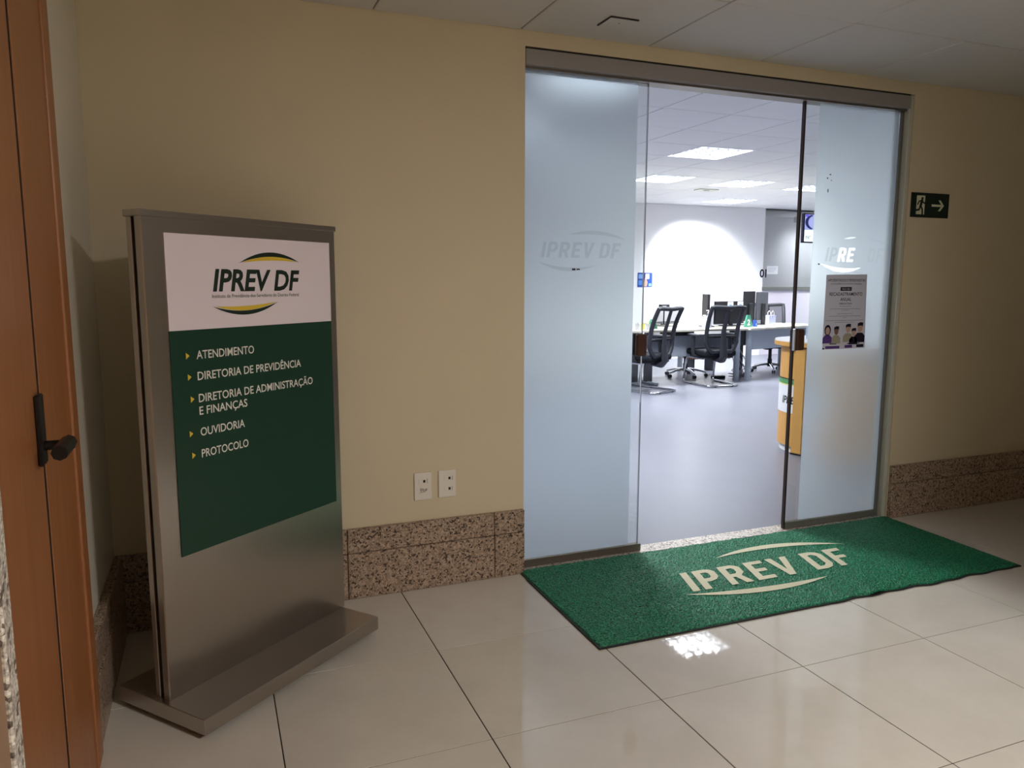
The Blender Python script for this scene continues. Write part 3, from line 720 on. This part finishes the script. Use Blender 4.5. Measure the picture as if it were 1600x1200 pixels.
for a in (-1, 1):
    MB().cbox(a*0.306-0.014, a*0.306+0.014, -0.32, 0.32, -0.008, 0.02, 0.002, 1).build('frame', 'lamp_body', cl)
    MB().cbox(-0.292, 0.292, a*0.306-0.014, a*0.306+0.014, -0.008, 0.02, 0.002, 1).build('frame', 'lamp_body', cl)
MB().box(-0.3, 0.3, -0.3, 0.3, 0.006, 0.02).build('back_tray', 'lamp_body', cl)
ld = bpy.data.lights.new('panel_light', 'AREA'); ld.shape = 'SQUARE'; ld.size = 0.58; ld.energy = CORRIDOR_LAMP_W; ld.color = (1.0, 0.955, 0.915)
lo = bpy.data.objects.new('light', ld); COL.objects.link(lo); lo.parent = cl; lo.location = (0, 0, 0.003)
cl = make_lamp('unseen lamp added to brighten the room behind the glass partition', (10.2, 9.05, HO-0.145), 1, 'added back room light', lamp0)  # lamp added out of sight to lift the dark back room
for ch in cl.children:
    if ch.type == 'LIGHT': ch.data = ch.data.copy(); ch.data.energy = BACK_ROOM_W
# spot that throws the round patch on the wall
sp = thing('ceiling_spotlight', 'small square grey spotlight between the office ceiling lamps', 'spotlight', (5.56, 6.38, HO))
MB().cbox(-0.16, 0.16, -0.09, 0.09, -0.012, -0.0005, 0.003, 1).build('frame', 'jamb_grey', sp)
MB().lathe([(0.05, -0.0145), (0.05, -0.0122)], (0, 0), 20).build('lens', 'monitor_grey', sp)
ld = bpy.data.lights.new('spot_light', 'SPOT'); ld.energy = SPOT_W; ld.spot_size = R(49); ld.spot_blend = 0.6; ld.shadow_soft_size = 0.03; ld.color = (0.96, 0.98, 1)
lo = bpy.data.objects.new('light', ld); COL.objects.link(lo); lo.parent = sp; lo.location = (0, 0, -0.05)
lo.rotation_euler = (Vector((6.78, 8.4, 1.40))-Vector((5.56, 6.38, HO-0.05))).to_track_quat('-Z', 'Y').to_euler()

# ================================================================== OFFICE FURNITURE
def back_curve(z):            # y of the chair back at height z
    t = (z-0.46)/0.59
    return -0.215-0.02*math.sin(t*math.pi)*-1.2-0.125*t*t
def half_w(z):
    t = (z-0.46)/0.59
    return 0.150+0.085*min(1, t/0.22)**0.6+0.01*t if t < 0.22 else 0.232+0.012*(t-0.22)
def chair_back(root, top=1.05):
    zs = [0.46+(top-0.46)*k/14 for k in range(15)]
    loop = [(half_w(z), back_curve(z), z) for z in zs]
    tops = [(x, back_curve(top)+0.010*(abs(x)/0.24-1)-0.0, top+0.012*(abs(x)/0.24)-0.004) for x in (0.2, 0.12, 0, -0.12, -0.2)]
    loop += tops+[(-x, y, z) for x, y, z in reversed(loop)]
    MB().tube(loop, 0.028, 8, closed=True, flat=1.0).build('back_frame', 'dark_plastic', root, smooth=True)
    vs = []; n = 6
    for z in zs:
        for k in range(n+1):
            f = k/n*2-1; vs.append((half_w(z)*f, back_curve(z)+0.02*(1-f*f)*-0.6, z))
    MB().add(vs, [(i*(n+1)+k, i*(n+1)+k+1, (i+1)*(n+1)+k+1, (i+1)*(n+1)+k) for i in range(len(zs)-1) for k in range(n)]).build('back_mesh', 'chair_mesh', root, smooth=True)
    sp_ = MB()
    pts = [(0, -0.10, 0.36), (0, -0.22, 0.345), (0, -0.275, 0.40), (0, back_curve(.56)-0.045, 0.56), (0, back_curve(.75)-0.035, 0.75), (0, back_curve(top)-0.01, top-0.01)]
    sp_.tube(pts, [0.075, 0.075, 0.062, 0.050, 0.036, 0.030], 10, flat=0.45); sp_.build('spine', 'dark_plastic', root, smooth=True)
    zl = 0.665
    MB().tube([(-0.22, back_curve(zl)-0.01, zl), (-0.1, back_curve(zl)+0.012, zl-0.005), (0.1, back_curve(zl)+0.012, zl-0.005), (0.22, back_curve(zl)-0.01, zl)], 0.017, 8).build('lumbar_bar', 'black_plastic', root, smooth=True)
def chair_seat(root, arms=True):
    MB().cbox(-0.245, 0.245, -0.215, 0.27, 0.395, 0.480, 0.035, 4).build('seat', 'seat_fabric', root, smooth=True)
    MB().cbox(-0.21, 0.21, -0.19, 0.22, 0.372, 0.397, 0.008, 2).build('seat_shell', 'black_plastic', root)
    for s_ in (-1, 1) if arms else ():
        a = MB(); a.tube([(s_*0.20, 0.0, 0.385), (s_*0.285, 0.0, 0.40), (s_*0.292, 0.01, 0.46), (s_*0.285, 0.02, 0.665)], [0.022, 0.024, 0.026, 0.030], 8); ao = a.build('armrest', 'dark_plastic', root, smooth=True)
        MB().cbox(s_*0.285-0.042, s_*0.285+0.042, -0.13, 0.13, 0.665, 0.695, 0.012, 3).build('arm_pad', 'monitor_grey', ao, smooth=True)
def bend(pts, r=0.06, n=5):
    """round the inner corners of a polyline"""
    out = [Vector(pts[0])]
    for a, b, c in zip(pts[:-2], pts[1:-1], pts[2:]):
        a, b, c = Vector(a), Vector(b), Vector(c); d0 = (a-b).normalized(); d1 = (c-b).normalized()
        for k in range(n+1):
            t = k/n; p0 = b+d0*r*(1-t); p1 = b+d1*r*t; out.append(p0.lerp(p1, t))
    out.append(Vector(pts[-1])); return out
def visitor_chair(label, loc, rz):
    c = thing('visitor_chair', label, 'chair', loc, rz, 'mesh-back visitor chairs before the desks')
    chair_seat(c); chair_back(c)
    path = [(-0.20, -0.12, 0.365), (-0.23, 0.25, 0.36), (-0.24, 0.32, 0.0145), (-0.23, -0.30, 0.0145), (0.23, -0.30, 0.0145), (0.24, 0.32, 0.0145), (0.23, 0.25, 0.36), (0.20, -0.12, 0.365)]
    MB().tube(bend(path, 0.055), 0.0135, 10).build('sled_frame', 'chrome', c, smooth=True)
    for x, y in ((-0.13, -0.30), (0.13, -0.30), (-0.236, 0.1), (0.236, 0.1)):
        MB().cbox(x-0.013, x+0.013, y-0.016, y+0.016, 0.0005, 0.015, 0.003, 1).build('glide', 'rubber', c)
    return c
vc = visitor_chair('black mesh visitor chair with chrome sled base, nearer the left door edge', (3.80, 5.055, 0), R(21))
v2 = copy_tree(vc); v2.location = (4.945, 5.27, 0); v2.rotation_euler = (0, 0, R(-3)); tag(v2, 'black mesh visitor chair with chrome sled base, in front of the number 2 sign', 'chair', 'mesh-back visitor chairs before the desks')
def staff_chair(name, label, loc, rz, back):
    c = thing(name, label, 'chair' if back else 'stool', loc, rz)
    chair_seat(c, back)
    if back: chair_back(c, 1.02)
    MB().lathe([(0.026, 0.372), (0.026, 0.20), (0.034, 0.20), (0.034, 0.085), (0.045, 0.08)], n=16).build('gas_column', 'black_plastic', c, smooth=True)
    for k in range(5):
        a = 2*math.pi*k/5+0.3; ca, sa = math.cos(a), math.sin(a)
        l = MB().tube([(0.02*ca, 0.02*sa, 0.115), (0.16*ca, 0.16*sa, 0.105), (0.30*ca, 0.30*sa, 0.070)], [0.026, 0.021, 0.016], 8, flat=0.8).build('leg', 'chrome', c, smooth=True)
        cw = MB()
        for e in (-0.014, 0.014):
            q = Vector((0.30*ca, 0.30*sa, 0.0265)); n_ = Vector((-sa, ca, 0)); cw.tube([q+n_*(e-0.008), q+n_*(e+0.008)], 0.026, 14)
        cw.build('caster', 'black_plastic', l, smooth=True)
    return c
staff_chair('swivel_stool', 'black swivel stool under the left desk, chrome star base showing', (5.1, 6.1, 0), R(172), False)
staff_chair('office_chair', 'black mesh swivel chair behind the right-hand desk', (6.72, 6.2, 0), R(152), True)

def desk(label, loc, rz, top, legs, panel, foot_leg=None):
    d = thing('desk', label, 'desk', loc, rz, 'pale office desks')
    MB().prism(top, 0.715, 0.740).build('desktop', 'desk_cream', d)
    for x, y in legs:
        l = MB().lathe([(0.042, 0.7148), (0.042, 0.012), (0.046, 0.010), (0.046, 0.0005)], (x, y), 20).build('leg', 'desk_grey', d, smooth=True)
    for pn in panel: MB().cbox(*pn, 0.003, 1).build('modesty_panel', 'desk_grey', d)
    if foot_leg:
        for x in foot_leg:
            l = MB().cbox(x-0.05, x+0.05, 0.22, 0.30, 0.03, 0.7148, 0.006, 1).build('panel_leg', 'monitor_grey', d)
            MB().cbox(x-0.035, x+0.035, 0.02, 0.62, 0.0005, 0.034, 0.012, 2).build('foot', 'desk_grey', l)
    return d
dk1 = desk('long pale desk behind the visitor chairs, number 3 end', (3.45, 5.41, 0), R(-2.2),
           [(0, 0), (2.12, 0), (2.16, 0.04), (2.16, 1.75), (1.45, 1.75), (1.45, 0.72), (0, 0.72)], [(2.06, 0.14), (2.06, 1.6)], [(0.55, 1.98, 0.20, 0.22, 0.36, 0.66)], (0.50, 0.72))
MB().cbox(1.03, 1.32, 0.08, 0.5, 0.655, 0.714, 0.004, 1).build('keyboard_tray', 'black_plastic', dk1)
dk2 = desk('pale desk with grey modesty panel carrying the number 2 sign', (5.625, 5.33, 0), R(13.5),
           [(0, 0), (1.65, 0), (1.65, 0.72), (0.20, 0.72)], [(0.10, 0.10), (1.55, 0.10), (1.55, 0.6)], [(0.16, 1.50, 0.09, 0.11, 0.43, 0.70)])

def monitor(label, loc, rz, w_, h_, zb, tilt=0, mat='black_plastic'):
    m_ = thing('monitor', label, 'monitor', loc, rz, 'computer monitors on the desks')
    mm = MB().cbox(-w_/2, w_/2, -0.018, 0.018, zb, zb+h_, 0.006, 2).build('screen_body', mat, m_)
    MB().box(-w_/2+0.012, w_/2-0.012, 0.0181, 0.0185, zb+0.016, zb+h_-0.012).build('screen', 'dark_slot', mm)
    MB().cbox(-0.035, 0.035, -0.05, -0.02, 0.012, zb+h_*0.6, 0.006, 1).build('stand', 'black_plastic', m_)
    MB().cbox(-0.12, 0.12, -0.11, 0.09, 0.0005, 0.013, 0.005, 1).build('stand_base', 'black_plastic', m_)
    return m_
DZ = 0.7405
monitor('slim dark monitor seen almost edge-on above the visitor chair', (5.30, 5.93, DZ), R(65), 0.42, 0.33, 0.135)
bm_ = monitor('wide black monitor with two paper slips on its back', (5.71, 5.93, DZ), R(8), 0.58, 0.33, 0.03)
for k, x in enumerate((0.0, 0.20)):
    ps = MB().box(x-0.055, x+0.055, -0.0205, -0.0185, 0.27, 0.35).build('paper_slip', 'paper', bm_); MB().box(x-0.03, x+0.03, -0.0212, -0.0207, 0.29, 0.315).build('print', 'cyan_print', ps)
monitor('tall dark monitor left of two standing close together', (6.14, 6.03, DZ), R(14), 0.25, 0.44, 0.06)
monitor('tall grey monitor right of two standing close together', (6.40, 6.06, DZ), R(12), 0.25, 0.42, 0.07, mat='monitor_grey')

def number_tent(label, num, loc, rz, w_=0.17, h_=0.17):
    t = thing('number_sign', label, 'sign', loc, rz, 'green desk number signs')
    MB().prism([(-w_/2, 0), (w_/2, 0), (w_/2*0.35, h_), (-w_/2*0.35, h_)], -0.012, 0.012, 'y').build('card', 'green_card', t)
    text_on('number', num, 0.055, 0.085, 'ink_white', t, lambda x, y, z: (-0.027+x, -0.0128, 0.025+y), bold=0.03)
    return t
number_tent('green triangular desk sign with white number 2', '2', (5.79, 5.60, DZ), R(10))
number_tent('green triangular desk sign with white number 3 behind a chair back', '3', (4.28, 5.72, DZ), R(0), 0.16, 0.13)

def bottle(label, loc, h_=0.15, r_=0.035, mat='gel_blue', cap='white_plastic', pump=True):
    b_ = thing('sanitizer_bottle', label, 'bottle', loc, 0)
    MB().lathe([(r_*0.9, 0.0005), (r_, 0.006), (r_, h_*0.62), (r_*0.55, h_*0.74), (r_*0.36, h_*0.78), (r_*0.36, h_*0.84)], n=18).build('body', mat, b_, smooth=True)
    c_ = MB().lathe([(r_*0.44, h_*0.84), (r_*0.44, h_*0.95), (r_*0.2, h_*0.96), (r_*0.2, h_*1.02)], n=14).build('cap', cap, b_, smooth=True)
    if pump: MB().tube([(0, 0, h_*1.04), (-r_*1.0, 0, h_*1.04)], r_*0.16, 6).build('nozzle', cap, c_)
    return b_
bottle('pale blue gel bottle beside the visitor chair with armrest', (5.06, 5.60, DZ), 0.17, 0.045)
bottle('second pale gel bottle with pump, behind the first on the long desk', (5.17, 5.68, DZ), 0.23, 0.04)
for k, (x, lab) in enumerate(((3.97, 'small dark pot at the left end of the desk'), (4.04, 'yellow-green pot between two dark pots on the desk end'), (4.115, 'dark pencil pot with yellow pen at the desk end'))):
    pt = thing('pencil_pot', lab, 'pot', (x, 5.60-0.02*k, DZ), 0, 'small pots on the desk end')
    MB().lathe([(0.026, 0.0005), (0.028, 0.075), (0.024, 0.075), (0.023, 0.01)], n=14).build('pot', 'yellow_green' if k == 1 else 'cable_grey', pt, smooth=True)
    for e in range(2): MB().tube([(0.008*(e*2-1), 0, 0.012), (0.016*(e*2-1), 0.006, 0.085+0.035*(k == 2)+0.01*e)], 0.004, 6).build('pen', 'yellow_green' if k else 'monitor_grey', pt)
def papers(name, label, cat, loc, rz, w_, d_, h_, mat, n=4):
    p_ = thing(name, label, cat, loc, rz)
    for k in range(n):
        q = MB().box(-w_/2, w_/2, -d_/2, d_/2, h_*k/n+0.0005, h_*(k+1)/n).build('sheet', mat if k % 2 == 0 else 'paper', p_); q.rotation_euler = (0, 0, 0.05*((k*7) % 3-1))
papers('paper_stack', 'loose grey papers lying on the long desk', 'papers', (4.88, 5.78, DZ), R(25), 0.30, 0.20, 0.024, 'cable_grey')
kb = thing('keyboard', 'grey keyboard lying flat at the far end of the desk', 'keyboard', (5.28, 6.83, DZ), R(8))
MB().cbox(-0.21, 0.21, -0.07, 0.07, 0.0005, 0.022, 0.004, 1).build('body', 'cable_grey', kb)
mk = MB()
for j in range(4):
    for i in range(13): mk.box(-0.195+i*0.030, -0.170+i*0.030, -0.055+j*0.029, -0.031+j*0.029, 0.022, 0.027)
mk.build('keys', 'monitor_grey', kb)
cam_ = thing('desk_camera', 'small dark device on a stem above the left visitor chair', 'device', (5.0, 6.55, DZ), R(4))
MB().cbox(-0.085, 0.085, -0.03, 0.03, 0.225, 0.305, 0.012, 2).build('head', 'black_plastic', cam_)
MB().lathe([(0.05, 0.0005), (0.05, 0.01), (0.010, 0.016), (0.010, 0.226)], n=14).build('stem', 'black_plastic', cam_, smooth=True)
MB().cbox(-0.055, 0.02, -0.033, -0.029, 0.25, 0.28, 0.001, 1).build('face', 'cable_grey', cam_)
ds = thing('desk_divider', 'pale grey rounded desk divider beside the left leaf edge', 'divider', (3.72, 6.0, DZ), R(-3))
MB().prism([(-0.4, 0.0), (0.42, 0.0), (0.42, 0.16), (0.38, 0.25), (0.28, 0.31), (0.15, 0.33), (-0.4, 0.33)], -0.012, 0.012, 'y').build('screen', 'grey_screen', ds)
for x in (-0.3, 0.3): MB().cbox(x-0.02, x+0.02, -0.03, 0.03, 0.0003, 0.03, 0.003, 1).build('clamp', 'frame_grey', ds)
bag = thing('paper_bag', 'small clear bag with handles before the tall monitors', 'bag', (6.24, 5.66, DZ), R(14))
MB().prism([(-0.075, 0.0005), (0.075, 0.0005), (0.082, 0.16), (-0.082, 0.16)], -0.03, 0.03, 'y').build('body', 'gel_blue', bag)
for s_ in (-1, 1): MB().tube([(-0.03, s_*0.031, 0.12), (-0.028, s_*0.031, 0.20), (0, s_*0.031, 0.225), (0.028, s_*0.031, 0.20), (0.03, s_*0.031, 0.12)], 0.004, 6).build('handle', 'white_plastic', bag)
bc = thing('blue_box', 'small blue packet standing beside the number 2 sign', 'packet', (5.93, 5.62, DZ), R(20))
MB().prism([(-0.03, 0.0005), (0.035, 0.0005), (0.012, 0.09), (-0.02, 0.10)], -0.02, 0.02, 'y').build('body', 'blue_print', bc); MB().box(-0.012, 0.010, -0.0212, -0.0202, 0.02, 0.05).build('print', 'light_blue', bc)
pc = thing('computer_tower', 'dark computer case raised on a stand under the desk join', 'computer', (6.0, 6.02, 0), R(12))
MB().cbox(-0.09, 0.09, -0.14, 0.14, 0.45, 0.70, 0.006, 1).build('case', 'monitor_grey', pc)
MB().box(-0.085, 0.085, -0.144, -0.1402, 0.47, 0.68).build('front', 'dark_plastic', pc)
MB().cbox(-0.03, 0.03, -0.04, 0.04, 0.0005, 0.4498, 0.004, 1).build('stand', 'dark_plastic', pc)
ft = thing('footrest', 'brown wooden footrest board on the floor under the desks', 'footrest', (5.72, 6.62, 0), R(6))
MB().cbox(-0.24, 0.24, -0.12, 0.12, 0.20, 0.25, 0.004, 1).build('board', 'brown_board', ft)
for x in (-0.2, 0.2): MB().cbox(x-0.015, x+0.015, -0.1, 0.1, 0.0005, 0.1998, 0.003, 1).build('leg', 'monitor_grey', ft)
ps = thing('power_strip', 'black power strip on the floor beside the desk leg', 'power strip', (5.40, 5.72, 0), R(-12))
MB().cbox(-0.10, 0.10, -0.03, 0.03, 0.0005, 0.045, 0.006, 1).build('body', 'black_plastic', ps)
for k in range(3): MB().box(-0.07+0.055*k, -0.035+0.055*k, -0.018, 0.018, 0.045, 0.047).build('socket', 'dark_slot', ps)
cb = MB(); rr = random.Random(11)
for k in range(9):
    x, y = 5.62+rr.uniform(-.03, .03), 5.66+rr.uniform(-.1, .1); pts = [(x, y, 0.30+rr.uniform(0, .3))]
    for q in range(6): pts.append((5.62+rr.uniform(-.02, .34), 5.66+rr.uniform(-.10, .13), 0.012+max(0, rr.uniform(-.02, .16)*(1-q/6))))
    cb.tube(bend(pts, 0.02, 3), 0.0055, 6)
o = cb.build('cable_tangle', 'cable_grey', None, smooth=True); tag(o, 'tangle of grey cables on the floor between two desk legs', 'cables')

# wall things of the office
po = thing('wall_poster', 'small blue poster on the office wall beside left leaf edge', 'poster', (5.787, OY1-0.0005, 1.41))
MB().box(-0.148, 0.148, -0.004, 0, -0.125, 0.125).build('sheet', 'blue_print', po)
MB().box(-0.13, -0.05, -0.0048, -0.0042, 0.02, 0.10).build('print', 'light_blue', po); MB().box(-0.13, -0.06, -0.0048, -0.0042, -0.09, -0.01).build('print', 'cyan_print', po)
MB().prism([(-0.03, -0.115), (0.04, -0.115), (0.055, -0.04), (0.02, 0.04), (0.0, 0.03)], -0.0048, -0.0042, 'y').build('hand', 'print_skin', po)
MB().box(0.01, 0.085, -0.0056, -0.005, 0.015, 0.105).build('phone_print', 'paper', po); MB().box(0.075, 0.13, -0.0048, -0.0042, -0.11, -0.06).build('print', 'light_blue', po)
n01 = thing('wall_number', 'black number 01 at the end of the lit office wall', 'number', (8.385, OY1-0.0008, 1.46))
for k, ch in enumerate('01'):
    text_on('digit', ch, None, 0.155, 'print_dark', n01, (lambda k: lambda x, y, z: (-0.115+k*0.125+x, -0.0012, y))(k), bold=0.03)
pn = thing('wall_notice', 'white paper sheet stuck on the partition glass beside the number', 'notice', (8.60, OY1+0.044, 1.60))
MB().box(-0.13, 0.13, -0.002, 0, -0.075, 0.075).build('sheet', 'paper', pn)
mk = MB()
for k in range(4): mk.box(-0.10, 0.10-0.02*k, -0.0026, -0.0022, 0.04-0.025*k, 0.045-0.025*k)
mk.build('print', 'cable_grey', pn)
tv = thing('hanging_screen', 'wall-hung queue display screen half hidden behind the right leaf', 'screen', (6.62, 5.0, 1.905), R(0))
MB().cbox(-0.485, 0.485, -0.02, 0.03, 0.0, 0.39, 0.006, 1).build('case', 'print_dark', tv)
MB().box(-0.465, 0.465, -0.0212, -0.0202, 0.175, 0.375).build('picture', 'screen_lilac', tv)
MB().box(-0.465, 0.465, -0.0212, -0.0202, 0.016, 0.172).build('caption', 'screen_white', tv)
MB().prism([(-0.33+0.13*math.cos(t), 0.275+0.098*math.sin(t)) for t in [R(100+k*16) for k in range(11)]]+[(-0.31+0.10*math.cos(t), 0.275+0.082*math.sin(t)) for t in [R(260-k*16) for k in range(11)]], -0.0222, -0.0213, 'y').build('emblem', 'screen_navy', tv)
MB().box(-0.46, -0.40, -0.0222, -0.0213, 0.345, 0.372).build('corner_mark', 'screen_violet', tv)
text_on('caption_text', 'Nº 1', 0.13, 0.045, 'print_mid', tv, lambda x, y, z: (-0.435+x, -0.0218, 0.05+y))
MB().tube([(0.1, 0.04, 0.2), (0.1, 0.05, HO-1.905-0.001)], 0.018, 10).build('ceiling_pole', 'frame_grey', tv)
MB().box(0.02, 0.18, 0.03, 0.045, 0.12, 0.28).build('bracket', 'frame_grey', tv)

# reception counter with curved front
KC = (3.345, 1.585); KR = 0.35
kt = thing('reception_counter', 'light wood reception counter with curved front behind right leaf', 'counter', (KC[0], KC[1], 0))
def pill(r, L=0.8, n=20):
    pts = [(r*math.cos(a), r*math.sin(a)) for a in [R(90+k*180/n) for k in range(n+1)]]
    return pts+[(L, -r), (L, r)]
MB().prism(pill(KR-0.02), 0.0005, 0.055).build('plinth', 'scuff', kt)
MB().prism(pill(KR), 0.055, 0.862).build('body', 'counter_wood', kt)
MB().prism(pill(KR+0.055), 0.872, 0.905).build('top_edge', 'counter_wood', kt)
MB().prism(pill(KR+0.052), 0.905, 0.915).build('top', 'counter_top', kt)
MB().prism(pill(KR-0.03), 0.862, 0.872).build('shadow_gap', 'dark_slot', kt)
def arc_sheet(a0, a1, r, z0, z1, n=16):
    vs = []
    for k in range(n+1):
        a = R(a0+(a1-a0)*k/n); vs += [(r*math.cos(a), r*math.sin(a), z0), (r*math.cos(a), r*math.sin(a), z1)]
    return MB().add(vs, [(2*k, 2*k+2, 2*k+3, 2*k+1) for k in range(n)])
PA0, PA1 = 120, 188
pw = arc_sheet(PA0, PA1, KR+0.003, 0.325, 0.55).build('poster', 'paper', kt)
arc_sheet(PA0, PA1, KR+0.003, 0.56, 0.60).build('green_band', 'green_band', kt)
arc_sheet(PA0, PA1, KR+0.003, 0.55, 0.56).build('yellow_band', 'yellow_band', kt)
arc_sheet(PA0, PA1, KR+0.0032, 0.598, 0.606).build('dark_line', 'dark_slot', kt)
def wrap(x, y, z): a = R(164)+x/(KR+0.004); return ((KR+0.0045)*math.cos(a), (KR+0.0045)*math.sin(a), 0.40+y)
text_on('lettering', 'IPRE', 0.155, 0.062, 'ink_green', pw, wrap, bold=0.02, shear=0.2)
a_ = R(196); 
pp = MB().cbox(KR-0.01, KR+0.03, -0.045, 0.045, 0.012, 0.86, 0.003, 1); pp.xf(Matrix.Rotation(a_, 4, 'Z')); pp.build('pilaster', 'counter_wood', kt)
pp = MB().box(KR-0.01, KR+0.032, -0.047, 0.047, 0.0005, 0.0118); pp.xf(Matrix.Rotation(a_, 4, 'Z')); pp.build('pilaster_foot', 'dark_slot', kt)
bottle('clear bottle with black cap standing on the reception counter', (3.26, 1.68, 0.9152), 0.16, 0.036, 'gel_blue', 'black_plastic', False)
